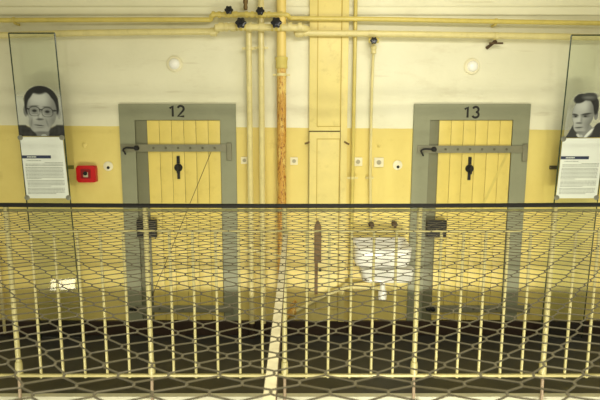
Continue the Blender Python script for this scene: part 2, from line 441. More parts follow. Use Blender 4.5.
def handwheel(p, r, parent, ax=(0, -1, .15)):
    ax = Vector(ax).normalized(); nn, bb = frame_at(ax); p = Vector(p)
    bm = B(); N = 40
    rings = []
    for d, k in ((0, .8), (.006, 1.0), (.016, 1.0), (.022, .8), (.023, .35), (.028, .3), (.029, .02)):
        ring = []
        for i in range(N):
            a = 2 * PI * i / N; rr = r * k * (1 + (.12 * math.cos(6 * a) if k > .5 else 0))
            ring.append(bm.verts.new(p + ax * d + (nn * math.cos(a) + bb * math.sin(a)) * rr))
        rings.append(ring)
    for a, b2 in zip(rings[:-1], rings[1:]):
        for i in range(N): bm.faces.new((a[i], a[(i+1) % N], b2[(i+1) % N], b2[i]))
    bm.faces.new(rings[0]); bm.faces.new(rings[-1])
    return tag(obj('handwheel', bm, M['knob_black'], parent), 'black lobed handwheel')

def valve(pc, knob, r_body, r_knob, parent):
    """valve body on a horizontal pipe at pc with its bonnet reaching to knob"""
    pc = Vector(pc); k = Vector(knob)
    bm = B(); lathe(bm, pc - Vector((.042, 0, 0)), (1, 0, 0), [(0, r_body * .7), (.001, r_body * 1.25), (.014, r_body * 1.25), (.018, r_body), (.042, r_body * 1.35), (.066, r_body), (.07, r_body * 1.25), (.083, r_body * 1.25), (.084, r_body * .7)], 18)
    v = obj('valve', bm, M['pipe2'], parent)
    bm = B(); tube(bm, [pc, pc.lerp(k, .6), pc.lerp(k, .62), k], [r_body * .85, r_body * .85, r_body * .45, r_body * .4], 12); obj('bonnet', bm, M['pipe2'], v)
    handwheel(k, r_knob, v)
    return v

# upper horizontal line
HY = WY - .075; VY = WY - .13
def P(px, py, Y=HY): return at(px, py, Y)
root = empty('upper_heating_pipe', P(289, 18), 'thinner upper horizontal heating pipe with two black handwheels', 'pipe', 'horizontal heating pipes near the ceiling')
r1 = .0185
def out(px_end, y_end, px_far, Y):   # continue a run beyond the frame to a far x
    pass
pl = [P(-60, 20.6), P(0, 20.2), P(80, 19.8), P(150, 19.6), P(207, 19.7), P(211.5, 19.7), P(211.5, 14.6, VY + .02), P(217, 14.4, VY + .02)]
bm = B(); tube(bm, bend(pl, .022), r1, 14); obj('pipe_run', bm, M['pipe2'], root)
bm = B(); tube(bm, bend([P(216, 14.4, VY + .02), P(288, 14.8, VY + .02), P(289.5, 18.4, HY), P(300, 18.5, HY), P(370, 19), P(450, 20.6), P(540, 22.2), P(600, 23.2), P(665, 24.2)], .02), r1, 14)
obj('pipe_run', bm, M['pipe2'], root)
bm = B(); 
for px_ in (213.5, 219.5, 236, 246.5, 252.5, 269, 281):
    bm = B(); c_ = P(px_, 14.6, VY + .02); tube(bm, [c_ - Vector((.012, 0, 0)), c_ + Vector((.012, 0, 0))], r1 + .007, 16)
    obj('pipe_joint', bm, M['pipe2'], root)
valve(P(229, 14.5, VY + .02), P(229, 10.6, VY - .06), r1 * 1.05, .031, root)
valve(P(261, 14.8, VY + .02), P(260.3, 11.6, VY - .06), r1 * 1.05, .031, root)
for px_, py_ in ((14, 20.1), (496, 21.4)):
    c_ = P(px_, py_); bm = B(); tube(bm, [c_ - Vector((.008, 0, 0)), c_ + Vector((.008, 0, 0))], r1 + .005, 14)
    box(bm, c_.x - .007, c_.x + .007, c_.y, WY, c_.z - .03, c_.z - .014); obj('pipe_clamp', bm, M['pipe2'], root)

# lower horizontal line
root = empty('lower_heating_pipe', P(289, 30), 'thicker lower horizontal heating pipe with two black handwheels', 'pipe', 'horizontal heating pipes near the ceiling')
r2 = .0255; 
bm = B(); tube(bm, bend([P(-60, 37), P(0, 35.4), P(70, 33.2), P(150, 32), P(205, 31.6), P(217, 31.5), P(217, 27, VY)], .03), r2, 16); obj('pipe_run', bm, M['pipe'], root)
bm = B(); tube(bm, bend([P(215.5, 27.5, VY - .005), P(230, 26.8, VY), P(304, 28, VY), P(307, 29.5, HY)], .03), r2 * 1.08, 16); obj('pipe_run', bm, M['pipe'], root)
bm = B(); tube(bm, bend([P(297, 32.6), P(303, 33), P(370, 33.7), P(450, 34.9), P(540, 36.2), P(600, 37.4), P(665, 38.8)], .02), r2, 16); obj('pipe_run', bm, M['pipe'], root)
bm = B(); c_ = P(214, 32); lathe(bm, c_ - Vector((.03, 0, 0)), (1, 0, 0), [(0, r2), (.002, r2 + .009), (.05, r2 + .009), (.055, r2)], 18)
obj('pipe_joint', bm, M['pipe'], root); bm = B()
c_ = P(301, 33); lathe(bm, c_ - Vector((.06, 0, 0)), (1, 0, 0), [(0, .006), (.01, r2), (.03, r2 + .008), (.075, r2 + .008), (.08, r2)], 18)
for px_, wd in ((221.5, .02), (226.5, .012), (233, .02), (250.5, .012), (262, .02), (290, .016), (300, .016)):
    obj('pipe_joint', bm, M['pipe'], root); bm = B()
    c_ = P(px_, 27, VY); tube(bm, [c_ - Vector((wd, 0, 0)), c_ + Vector((wd, 0, 0))], r2 + .009, 18)
obj('pipe_joint', bm, M['pipe'], root)
valve(P(241, 26.9, VY), P(241, 23.4, VY - .08), r2 * .95, .040, root)
valve(P(276.5, 27.4, VY), P(276.3, 23.2, VY - .08), r2 * .95, .040, root)
c_ = P(496, 36.0); bm = B(); tube(bm, [c_ - Vector((.016, 0, 0)), c_ + Vector((.016, 0, 0))], r2 + .005, 14); obj('pipe_clamp', bm, M['pipe'], root)
bm = B(); a = P(497, 37.5, HY); tube(bm, [a + Vector((0, .01, -.02)), a + Vector((-.03, .03, -.05)), a + Vector((-.05, .07, -.07))], [.016, .012, .014], 8)
tube(bm, [a + Vector((-.06, .0, -.045)), a + Vector((.05, .0, -.045))], .008, 8)
tag(obj('wall_bracket', bm, M['rust'], root), 'rusty bracket under the pipe')

# stop tap above the left slim riser
x_ = vx(245.5, 3, HY - .03); p_ = P(245.5, 6, HY - .03)
root = empty('drain_tap', p_, 'small tarnished tap above the handwheels at the ceiling', 'tap')
bm = B(); lathe(bm, p_ - Vector((0, 0, .03)), (0, 0, 1), [(0, .012), (.02, .018), (.04, .014), (.055, .02), (.075, .02), (.08, .008), (.11, .006)], 14)
tube(bm, [p_, p_ + Vector((.0, .04, 0)), p_ + Vector((0, .1, 0))], .010, 8); obj('tap_body', bm, M['brass'], root)
bm = B(); tube(bm, [p_ + Vector((-.035, -.01, .05)), p_ + Vector((.0, -.01, .065)), p_ + Vector((.035, -.01, .05))], .006, 8); obj('tap_lever', bm, M['brass'], root)

# thin supply pipe down to the sink
root = empty('supply_pipe', P(373.5, 36), 'thin water pipe dropping from lower heating pipe to the sink', 'pipe')
SY = WY - .045
bm = B(); a = P(373.5, 35, HY)
tube(bm, bend([a, P(373.7, 47, HY), P(373, 60, SY), P(372.2, 80, SY), P(371.3, 110, SY), P(370.6, 150, SY), P(370.2, 178, SY), P(370.6, 221, SY)], .06), .0115, 10)
obj('pipe_body', bm, M['pipe'], root)
bm = B(); z1_ = P(373.7, 46.5, HY); lathe(bm, P(373.6, 54, HY), (0, 0, 1), [(0, .013), (.004, .022), (.025, .022), (.03, .016), (.04, .024), (.06, .024), (.064, .014)], 12); obj('union_nut', bm, M['pipe'], root)
v_ = valve(P(373.6, 40.5, HY), P(373.6, 41, HY - .06), .016, .027, root)
bm = B(); c_ = P(373.2, 34, HY); tube(bm, [c_ - Vector((.033, 0, 0)), c_ + Vector((.033, 0, 0))], .031, 16); obj('tee_joint', bm, M['pipe'], root)
c_ = P(370.4, 178, SY); bm = B(); tube(bm, [c_ - Vector((0, 0, .01)), c_ + Vector((0, 0, .01))], .017, 12); box(bm, c_.x - .035, c_.x + .03, c_.y + .006, WY, c_.z - .008, c_.z + .008, .002); obj('pipe_clamp', bm, M['pipe'], root)

# ------------------------------------------------------------------ sink with blanked taps and waste pipe
sx0, sx1 = vx(355.5, 250, 3.75), vx(412.5, 250, 3.75)
zt_ = at(0, 237, WY).z; zf_ = at(0, 249, 3.72).z; zb_ = at(0, 268.3, 3.75).z
root = empty('wall_sink', ((sx0 + sx1) / 2, WY, zb_), 'white enamel wall sink below two brown tap stubs left of door 13', 'sink')
def loop(x0, x1, y0, y1, r, z, n=6, lift=0.0):
    pts = []
    for cx, cy, a0 in ((x1-r, y1-r*.3, 0), (x0+r, y1-r*.3, PI/2), (x0+r, y0+r, PI), (x1-r, y0+r, 1.5*PI)):
        for k in range(n + 1):
            a_ = a0 + PI/2*k/n; y = cy + (r if a_ > PI - .01 else r*.3)*math.sin(a_)
            pts.append((cx + r*math.cos(a_), y, z + lift * max(0, (y - 3.8) / (WY - 3.8))))
    return pts
def lofted(name, secs, parent, mat):
    bm = B(); rg = [[bm.verts.new(p) for p in s_] for s_ in secs]
    for a, b2 in zip(rg[:-1], rg[1:]):
        for i in range(len(a)): bm.faces.new((a[i], a[(i+1) % len(a)], b2[(i+1) % len(a)], b2[i]))
    bm.faces.new(rg[0]); bm.faces.new(rg[-1])
    return obj(name, bm, mat, parent)
yb = WY - .002; L_ = zt_ - zf_
lofted('basin', [loop(sx0 + .07, sx1 - .07, 3.83, yb, .06, zb_ - .012), loop(sx0 + .022, sx1 - .022, 3.765, yb, .06, zb_ + .004), loop(sx0 + .003, sx1 - .003, 3.735, yb, .07, zb_ + .045), loop(sx0, sx1, 3.72, yb, .06, zf_ - .02, lift=L_), loop(sx0 + .002, sx1 - .002, 3.722, yb, .058, zf_, lift=L_),
        loop(sx0 + .020, sx1 - .020, 3.742, yb - .03, .05, zf_, lift=L_), loop(sx0 + .028, sx1 - .028, 3.75, yb - .035, .045, zf_ - .012, lift=L_), loop(sx0 + .06, sx1 - .06, 3.79, yb - .06, .06, zb_ + .06), loop(sx0 + .13, sx1 - .13, 3.84, yb - .10, .04, zb_ + .035)], root, M['white_enamel'])
bm = B(); lathe(bm, ((sx0 + sx1) / 2, 3.88, zb_ + .035), (0, 0, 1), [(0, .03), (.004, .03), (.005, .02), (.002, .001)], 16); obj('waste_grid', bm, M['steel'], root)
ax0, ax1 = vx(361.5, 276, 3.84), vx(415.0, 276, 3.84); az1, az0 = zb_ - .035, at(0, 284, 3.84).z
lofted('lower_trough', [loop(ax0 + .06, ax1 - .03, 3.88, yb, .04, az0 - .004), loop(ax0 + .022, ax1 - .010, 3.85, yb, .05, az0 + .012), loop(ax0, ax1, 3.84, yb, .04, az1 - .01), loop(ax0 + .004, ax1 - .004, 3.845, yb, .038, az1)], root, M['white_enamel'])
tpx = 382.5; a = at(tpx, 287, 3.90)
bm = B(); lathe(bm, (a.x, 3.90, at(0, 299.5, 3.90).z), (0, 0, 1), [(0, .02), (.006, .036), (.08, .036), (.09, .024), (.13, .022), (.16, .022)], 18)
obj('bottle_trap', bm, M['white_enamel'], root)

root = empty('waste_pipe', at(330, 300, WY - .08), 'sloping yellow waste pipe from the sink to the rusty pipe', 'pipe')
WPY = WY - .075
bm = B(); tube(bm, bend([at(380, 288.5, 3.90), at(368, 287.5, WPY), at(345, 286.5, WPY), at(325, 295.5, WPY), at(304, 306.5, WPY), at(291, 314.5, WPY)], .05), .0165, 14); obj('pipe_body', bm, M['pipe'], root)
bm = B(); a = at(344.5, 286.7, WPY); bmesh.ops.create_icosphere(bm, subdivisions=2, radius=.027, matrix=Matrix.Translation(a)); obj('elbow_joint', bm, M['pipe'], root)
bm = B(); a = at(294, 311, WPY); b_ = at(285, 317, WPY); lathe(bm, a, b_ - a, [(-.02, .022), (0, .034), (.03, .036), (.05, .028), (.09, .03)], 16)
tube(bm, [at(291, 306, WPY - .01), at(296, 301, WPY - .01)], .014, 10)
tag(obj('branch_fitting', bm, M['rust_pipe'], root), 'rust brown branch fitting')

for tx, ty, lab in ((371.5, 224.5, 'brown tap stub over the left of the sink, below the thin pipe'), (394.5, 223.8, 'brown tap stub over the right of the sink')):
    a = at(tx, ty, WY - .02); root = empty('tap_stub', (a.x, WY, a.z), lab, 'tap', 'tap stubs above the sink')
    bm = B(); lathe(bm, (a.x, WY, a.z), (0, -1, 0), [(0, .026), (.006, .026), (.008, .014), (.04, .014), (.042, .021), (.062, .019), (.063, .001)], 8)
    obj('stub_body', bm, M['rust'], root)
    bm = B(); tube(bm, [(a.x, WY - .03, a.z), (a.x + .004, WY - .035, a.z - .035)], .011, 8); obj('stub_outlet', bm, M['rust'], root)

# brown pointed board on the casing
Yb = yf - .006
p0, p1 = at(314.4, 226, Yb), at(321, 262, Yb); tp = at(317.7, 220.5, Yb)
root = empty('wooden_brush', at(317.7, 262, Yb), 'narrow brown pointed wooden brush hanging on the yellow casing', 'brush')
bm = B(); prism(bm, [(p0.x, p1.z), (p1.x, p1.z), (p1.x, p0.z), (tp.x + .008, tp.z), (tp.x - .008, tp.z), (p0.x, p0.z)], Yb - .018, Yb)
obj('brush_head', bm, M['brown'], root, False)
q0, q1 = at(314.6, 262, Yb), at(317.6, 294, Yb); bm = B(); box(bm, q0.x, q1.x, Yb - .012, Yb, q1.z, q0.z, .003); obj('handle', bm, M['brown'], root)
a = at(320, 270, Yb); bm = B(); box(bm, a.x - .012, a.x + .012, Yb - .008, Yb, a.z - .012, a.z + .012, .001); tag(obj('key_hole_cover', bm, M['black'], bpy.data.objects['duct_casing']), 'small black square')

# ------------------------------------------------------------------ wall fittings
def alarm():
    a, b_ = at(79, 182, WY), at(97.3, 165.3, WY); cx, cz = (a.x + b_.x) / 2, (a.z + b_.z) / 2
    root = empty('fire_alarm_box', (cx, WY, a.z), 'red square fire alarm call point left of door 12', 'fire alarm')
    bm = B(); prism(bm, rrect(a.x, b_.x, a.z, b_.z, .018), WY - .045, WY - .001)
    bmesh.ops.bevel(bm, geom=[e for e in bm.edges if max(e.verts[0].co.y, e.verts[1].co.y) < WY - .04], offset=.012, segments=3, affect='EDGES'); obj('housing', bm, M['red'], root)
    bm = B(); prism(bm, rrect(cx - .042, cx + .040, cz - .038, cz + .042, .006), WY - .049, WY - .044); obj('cover_recess', bm, M['red_dark'], root)
    bm = B(); box(bm, cx - .020, cx + .020, WY - .053, WY - .048, cz - .026, cz + .016, .003); obj('button_plate', bm, M['plate_grey'], root)
    bm = B(); lathe(bm, (cx - .002, WY - .052, cz + .006), (0, -1, 0), [(0, .018), (.006, .017), (.007, .001)], 16); obj('button', bm, M['black'], root)
alarm()
def round_plate(px, py, lab, dx, dy):
    a = at(px, py, WY); root = empty('round_socket', (a.x, WY, a.z), lab, 'socket', 'round white plates beside the doors')
    bm = B(); lathe(bm, (a.x, WY, a.z), (0, -1, 0), [(0, .041), (.008, .041), (.013, .034), (.013, .001)], 24); obj('cover', bm, M['plate'], root)
    bm = B(); lathe(bm, (a.x + dx, WY - .012, a.z + dy), (0, -1, 0), [(0, .013), (.003, .013), (.0031, .001)], 14); obj('opening', bm, M['black'], root)
round_plate(108.4, 166.2, 'round white wall plate with black hole between alarm and door 12', .003, -.012)
round_plate(397.4, 165.2, 'round white wall plate with black hole left of door 13', .003, -.014)
def switch(px, py, s, lab):
    a = at(px, py, WY); root = empty('light_switch', (a.x, WY, a.z), lab, 'switch', 'square white switches')
    h = s / 2 * WY / F
    bm = B(); box(bm, a.x - h, a.x + h, WY - .014, WY - .001, a.z - h, a.z + h, .004, 3); obj('switch_plate', bm, M['plate'], root)
    bm = B(); lathe(bm, (a.x, WY - .0135, a.z), (0, -1, 0), [(0, h * .5), (.003, h * .5), (.0031, h * .42), (.001, h * .40), (.001, .001)], 20)
    obj('dial_ring', bm, M['plate_grey'], root)
    bm = B(); box(bm, a.x - h * .12, a.x + h * .12, WY - .024, WY - .013, a.z - h * .4, a.z + h * .1, .002); obj('toggle', bm, M['plate_grey'], root)
switch(244.5, 160.3, 7, 'small white switch between door 12 and the slim pipes')
switch(294, 161.0, 7.5, 'small white switch right of the rust streaked pipe')
switch(357.8, 161.7, 8.6, 'white switch just right of the thin straight casing pipe')
switch(378.6, 162.3, 9.4, 'white switch right of the thin pipe dropping to the sink')
def dome(px, py, lab):
    a = at(px, py, WY); root = empty('wall_lamp', (a.x, WY, a.z), lab, 'lamp', 'round white fittings high on the wall')
    bm = B(); lathe(bm, (a.x, WY, a.z), (0, -1, 0), [(0, .066), (.01, .066), (.018, .058), (.018, .03)], 32); obj('mounting_ring', bm, M['plate'], root)
    bm = B(); lathe(bm, (a.x, WY - .016, a.z), (0, -1, 0), [(0, .045), (.012, .043), (.024, .035), (.032, .022), (.036, .002)], 28); obj('dome_cover', bm, M['white_enamel'], root)
dome(174.8, 64.2, 'round white dome fitting on the wall above door 12'); dome(471.6, 66.6, 'round white dome fitting on the wall above door 13')
def tiny_plate(px0, px1, py0, py1, mat, lab):
    a, b_ = at(px0, py1, WY), at(px1, py0, WY); bm = B(); box(bm, a.x, b_.x, WY - .012, WY - .001, a.z, b_.z, .002)
    root = empty('name_plate', ((a.x + b_.x) / 2, WY, a.z), lab, 'plate'); obj('plate_body', bm, mat, root)
    for sx in (a.x + .006, b_.x - .006):
        bm = B(); lathe(bm, (sx, WY - .0115, (a.z + b_.z) / 2), (0, -1, 0), [(0, .003), (.0015, .0028), (.0016, .0005)], 8); obj('screw', bm, M['steel'], root)
tiny_plate(68.8, 74, 165.3, 168.9, paint('olive_plastic', '#7c7c38', .5), 'small olive plate between left glass panel and red alarm')
tiny_plate(549, 556.5, 165.6, 169.2, paint('dark_grey_plastic', '#55503c', .5), 'small dark grey plate at left edge of right glass panel')

# low pipe behind the left glass panel
LY = WY - .03
root = empty('branch_pipe', at(2.5, 320, LY), 'thin low pipe near the floor behind the left glass panel', 'pipe')
bm = B(); a = at(2.5, 244, LY); b_ = at(2.5, 304, LY); tube(bm, [(b_.x, LY, .02), (b_.x, LY, a.z)], .013, 12); obj('upright_pipe', bm, M['pipe'], root)
bm = B(); tube(bm, bend([(b_.x + .012, LY, b_.z), at(82, 304.3, LY), at(83.5, 301, LY), at(84, 300, WY)], .02), .006, 8); obj('pipe_run', bm, M['pipe'], root)
bm = B(); tube(bm, [(b_.x, LY, b_.z - .022), (b_.x, LY, b_.z + .022)], .018, 12); obj('tee_joint', bm, M['pipe'], root)

# plaster scars
for px, py, sc, lab in ((84.5, 144.8, 1.0, 'raised filled plaster patch above the red alarm'), (378.6, 145.5, .7, 'small filled plaster scar above the right switch')):
    a = at(px, py, WY); bm = B()
    bmesh.ops.create_icosphere(bm, subdivisions=3, radius=1)
    for v in bm.verts:
        k = 1 + .35 * noise.noise(v.co * 2.1)
        v.co = Vector((a.x + v.co.x * .022 * sc * k, WY + v.co.y * .010, a.z + v.co.z * .024 * sc * k))
    tag(obj('plaster_patch', bm, M['wall']), lab, 'plaster patch', 'plaster patches on the yellow wall')

# ------------------------------------------------------------------ exhibition glass panels
def clampf(v, a=0.0, b=1.0): return max(a, min(b, v))
def sm(e0, e1, x):
    t_ = clampf((x - e0) / (e1 - e0)); return t_ * t_ * (3 - 2 * t_)
def ell(u, v, cx, cy, rx, ry, soft=.12, rot=0):
    du, dv = u - cx, v - cy; c_, s_ = math.cos(rot), math.sin(rot); du, dv = du * c_ + dv * s_, -du * s_ + dv * c_
    d = math.sqrt((du / rx) ** 2 + (dv / ry) ** 2); return 1 - sm(1 - soft, 1 + soft, d)
def lerp(a, b, t_): return a + (b - a) * t_
# u: 0 left..1 right ; v: 0 top..1 bottom ; return luminance, alpha
def man_glasses(u, v):
    L, A = .78, .55 * sm(.0, .35, v) * 1.0
    def put(l, m): 
        nonlocal L, A
        L = lerp(L, l, m); A = max(A, m)
    # suit
    shoulder = .80 + .10 * abs(u - .52) ** 1.2 - .05 * (abs(u - .5) > .28)
    suit = sm(-.015, .02, v - (.775 + .12 * (1 - clampf(abs(u - .5) / .34)) ** 0.7))
    put(.10 + .05 * noise.noise(Vector((u * 14, v * 14, 0))), suit)
    # neck and shirt
    put(.34, ell(u, v, .52, .93, .15, .13)); put(.62, ell(u, v, .545, 1.02, .07, .06))
    # ears
    put(.34, ell(u, v, .185, .50, .045, .11)); put(.46, ell(u, v, .92, .55, .045, .11))
    # hair
    put(.05, ell(u, v, .55, .30, .372, .30, .05)); put(.06, ell(u, v, .235, .38, .06, .19, .2)); put(.07, ell(u, v, .885, .38, .05, .19, .2))
    # face
    fc = max(ell(u, v, .55, .48, .325, .375, .05), ell(u, v, .485, .75, .245, .215, .07)); fc *= sm(.09, .15, v + .05 * math.sin(u * 9))
    sh = .56 + .14 * ell(u, v, .50, .25, .22, .14, .8) - .16 * sm(.60, .84, u) - .12 * sm(.36, .20, u) + .08 * ell(u, v, .40, .64, .10, .08, .8)
    put(sh, fc)
    put(.06, ell(u, v, .28, .19, .14, .06, .3, -.8)); put(.06, ell(u, v, .83, .20, .12, .06, .3, .9))
    dark = lambda m, l=.10: put(l, m * clampf(fc * 2))
    dark(ell(u, v, .38, .405, .10, .018, .5, -.05) * .7, .16); dark(ell(u, v, .67, .425, .09, .018, .5, .05) * .7, .16)   # brows
    for cx, cy in ((.385, .495), (.668, .515)):
        dark(ell(u, v, cx, cy - .01, .10, .055, .5) * .5, .30); dark(ell(u, v, cx, cy, .050, .026, .4), .08)
        dark(ell(u, v, cx, cy + .055, .07, .018, .6) * .5, .30)
        d = (abs((u - cx) / .122) ** 2.6 + abs((v - cy - .012) / .090) ** 2.6) ** (1 / 2.6); put(.10, (1 - sm(.02, .12, abs(d - 1))) * (1 if v < cy + .02 else .65))   # frames
    put(.08, ell(u, v, .527, .475, .04, .013, .4)); put(.08, ell(u, v, .235, .455, .045, .016, .4)); put(.08, ell(u, v, .83, .495, .05, .016, .4))
    dark(ell(u, v, .46, .60, .022, .08, .7) * .45, .34); put(.68, ell(u, v, .51, .61, .028, .07, .8) * fc * .6)
    dark(ell(u, v, .49, .665, .075, .020, .6) * .85, .16); dark(ell(u, v, .46, .785, .10, .011, .5, .10), .16); dark(ell(u, v, .48, .83, .08, .014, .8) * .5, .3)
    dark(ell(u, v, .30, .72, .018, .08, .8, .25) * .45, .3); dark(ell(u, v, .64, .73, .018, .08, .8, -.25) * .45, .3)
    dark(ell(u, v, .50, .935, .17, .03, .7) * .7, .2)
    return clampf(L), clampf(A)
def man_quiff(u, v):
    L, A = .80, .30 * sm(.0, .5, v)
    def put(l, m):
        nonlocal L, A
        L = lerp(L, l, m); A = max(A, m)
    # suit, shoulders slope
    top = .80 + .36 * abs(u - .50) ** 1.5 * (1.1 if u < .5 else -.55)
    put(.12, sm(0, .03, v - (1.0 - .30 * sm(.02, .26, u) - .02)) * (1 if u < .55 else 0)); put(.11, sm(0, .03, v - (.97 - .32 * sm(.55, .95, u))) * (1 if u >= .52 else 0))
    # neck, collar
    put(.42, ell(u, v, .56, .85, .22, .16)); put(.86, ell(u, v, .66, .92, .19, .035, .3, -.75)); put(.72, ell(u, v, .40, .96, .07, .03, .3, .5))
    put(.60, ell(u, v, .47, .98, .05, .045, .2))
    # head
    put(.36, ell(u, v, .83, .50, .06, .10))
    put(.07, ell(u, v, .55, .26, .34, .24, .07)); put(.10, ell(u, v, .81, .33, .08, .16, .2))
    fc = max(ell(u, v, .46, .46, .305, .33, .06), ell(u, v, .44, .72, .215, .185, .08))
    sh = .60 + .10 * ell(u, v, .42, .30, .16, .10, .8) - .24 * sm(.50, .76, u) - .10 * sm(.26, .14, u) + .08 * ell(u, v, .28, .62, .09, .08, .8)
    put(sh, fc)
    put(.07, ell(u, v, .33, .130, .19, .105, .2, -.2)); put(.15, ell(u, v, .60, .09, .24, .095, .25)); put(.30, ell(u, v, .58, .11, .15, .03, .8)); put(.09, ell(u, v, .81, .33, .065, .12, .3))
    dark = lambda m, l=.10: put(l, m * clampf(fc * 2))
    dark(ell(u, v, .24, .490, .085, .022, .5, .15), .12); dark(ell(u, v, .55, .475, .14, .022, .5, -.12), .12)
    dark(ell(u, v, .25, .525, .075, .032, .7) * .7, .16); dark(ell(u, v, .54, .52, .105, .032, .7) * .7, .16)
    dark(ell(u, v, .26, .530, .032, .016, .4), .05); dark(ell(u, v, .53, .525, .040, .016, .4), .05)
    dark(ell(u, v, .435, .60, .03, .09, .8) * .4, .30); put(.74, ell(u, v, .36, .61, .03, .08, .8) * fc * .5)
    dark(ell(u, v, .37, .675, .085, .018, .6) * .8, .16); dark(ell(u, v, .38, .775, .11, .013, .5, -.06), .14); put(.42, ell(u, v, .39, .805, .08, .014, .8) * fc * .7)
    dark(ell(u, v, .60, .74, .10, .15, .8, -.5) * .35, .24); dark(ell(u, v, .42, .885, .14, .03, .8) * .6, .2)
    return clampf(L), clampf(A)

def glass_panel(cor, portrait, sheet, func, lab, sheet_lab, Yt=3.80, Yb2=3.93):
    """cor: pixel columns of the left/right edge at the top and at the floor"""
    (lt, rt, ty), (lb, rb, by) = cor
    zT, zB = at(0, ty, Yt).z, .002
    def Yat(py):      # the pane leans: solve its depth for a pixel row
        lo, hi = 3.5, 4.0
        for _ in range(40):
            m_ = (lo + hi) / 2; zz = at(0, py, m_).z; yy = lerp(Yb2, Yt, (zz - zB) / (zT - zB))
            if yy > m_: lo = m_
            else: hi = m_
        return m_
    pt = lambda px, py, off=0.0: at(px, py, Yat(py)) + Vector((0, -off, 0))
    A_, B_, C_, D_ = pt(lt, ty), pt(rt, ty), pt(rb, by), pt(lb, by)
    C_.z = D_.z = zB
    root = empty('glass_panel', ((C_.x + D_.x) / 2, Yb2, 0), lab, 'glass panel', 'tall glass exhibition panels')
    th = Vector((0, .010, 0)); bm = B()
    f_ = [bm.verts.new(p) for p in (A_, B_, C_, D_)]; k_ = [bm.verts.new(p + th) for p in (A_, B_, C_, D_)]
    bm.faces.new(f_); bm.faces.new(k_[::-1])
    for i in range(4): j = (i + 1) % 4; bm.faces.new((f_[i], k_[i], k_[j], f_[j]))
    obj('pane', bm, M['glass'], root, False)
    bm = B()
    for a, b2 in ((A_, B_), (B_, C_), (A_, D_)): tube(bm, [a + th / 2, b2 + th / 2], .0055, 4)
    tag(obj('polished_edge', bm, M['edge_green'], root, False), 'dark green glass edges')
    # portrait print
    (x0, x1, y0), (x2, x3, y1) = portrait
    tl, tr_, bl, br = pt(x0, y0, .002), pt(x1, y0, .002), pt(x2, y1, .002), pt(x3, y1, .002)
    NU, NV = 84, 96; bm = B(); cl = bm.verts.layers.float_color.new('print'); g = []
    for j in range(NV + 1):
        row = []
        for i in range(NU + 1):
            u, v = i / NU, j / NV; p = tl.lerp(tr_, u).lerp(bl.lerp(br, u), v); q_ = bm.verts.new(p)
            l_, a_ = func(u, v); l_ = l_ ** 1.6; q_[cl] = (l_ * .96, l_, l_ * .93, a_); row.append(q_)
        g.append(row)
    for j in range(NV):
        for i in range(NU): bm.faces.new((g[j][i], g[j][i+1], g[j+1][i+1], g[j+1][i]))
    tag(obj('portrait_print', bm, M['print'], root, False), 'black and white portrait of a person in a dark suit')
    # text sheet
    (x0, x1, y0), (x2, x3, y1) = sheet
    off = .014
    tl, tr_, bl, br = pt(x0, y0, off), pt(x1, y0, off), pt(x2, y1, off), pt(x3, y1, off)
    sroot = empty('text_sheet', tuple((bl + br) / 2), sheet_lab, 'text board', 'text boards on the glass panels')
    def quad(bm, u0, v0, u1, v1, o_, t_):
        P4 = [tl.lerp(tr_, u).lerp(bl.lerp(br, u), v) + Vector((0, -o_, 0)) for u, v in ((u0, v0), (u1, v0), (u1, v1), (u0, v1))]
        a = [bm.verts.new(p) for p in P4]; b2 = [bm.verts.new(p + Vector((0, t_, 0))) for p in P4]
        bm.faces.new(a); bm.faces.new(b2[::-1])
        for i in range(4): j = (i + 1) % 4; bm.faces.new((a[i], b2[i], b2[j], a[j]))
    bm = B(); quad(bm, 0, 0, 1, 1, 0, .005); obj('board', bm, M['paper'], sroot, False)
    bm = B(); quad(bm, 0, .295, .68, .345, .0012, .001); bar = tag(obj('title_bar', bm, M['navy'], sroot, False), 'dark navy title bar')
    bm = B(); rnd = random.Random(3); 
    x = .12
    while x < .34: w_ = rnd.uniform(.018, .04); quad(bm, x, .311, x + w_, .329, .0022, .001); x += w_ + .01
    tag(obj('title_text', bm, M['paper'], bar, False), 'tiny white title lettering')
    bm = B(); v = .375; lines = [(.10, .44)] + [None] + [(.52, .94)] * 1 + [(.06, .94)] * 2 + [None] + [(.05, .93)] * 8 + [(.05, .40), None] + [(.06, .93)] * 4 + [(.06, .6), None] + [(.05, .92)] * 4 + [(.05, .7)]
    for ln in lines:
        if ln:
            x, e_ = ln
            while x < e_:
                w_ = rnd.uniform(.02, .075); w_ = min(w_, e_ - x + .005); quad(bm, x, v, x + w_, v + .0095, .0012, .001); x += w_ + .012
            v += .0225
        else: v += .012
    tag(obj('text_lines', bm, M['ink'], sroot, False), 'lines of small grey text')
    for u, v in ((.01, .01), (.99, .01), (.01, .99), (.99, .99)):
        p = tl.lerp(tr_, u).lerp(bl.lerp(br, u), v)
        bm = B(); lathe(bm, p + Vector((0, off + .002, 0)), (0, -1, 0), [(0, .013), (off, .013), (off + .001, .021), (off + .006, .021), (off + .008, .014), (off + .0081, .001)], 16)
        obj('stand_off_clip', bm, M['steel'], sroot)
    return root
glass_panel(((8.2, 54.3, 33), (41, 83, 338)), ((14.5, 60, 85.5), (19.8, 64.6, 136)), ((20.8, 63.2, 137), (27.8, 69.8, 198)), man_glasses,
            'leaning glass panel with portrait of a person in glasses, left side', 'white text board with navy bar below the portrait with glasses')
glass_panel(((571.8, 617, 35), (540.5, 582, 338)), ((569.5, 604, 92.5), (563.5, 600, 137.5)), ((562, 603.5, 138.3), (555.2, 595.5, 198)), man_quiff,
            'leaning glass panel with portrait of a person with dark quiff, right side', 'white text board with navy bar below the portrait with dark quiff')

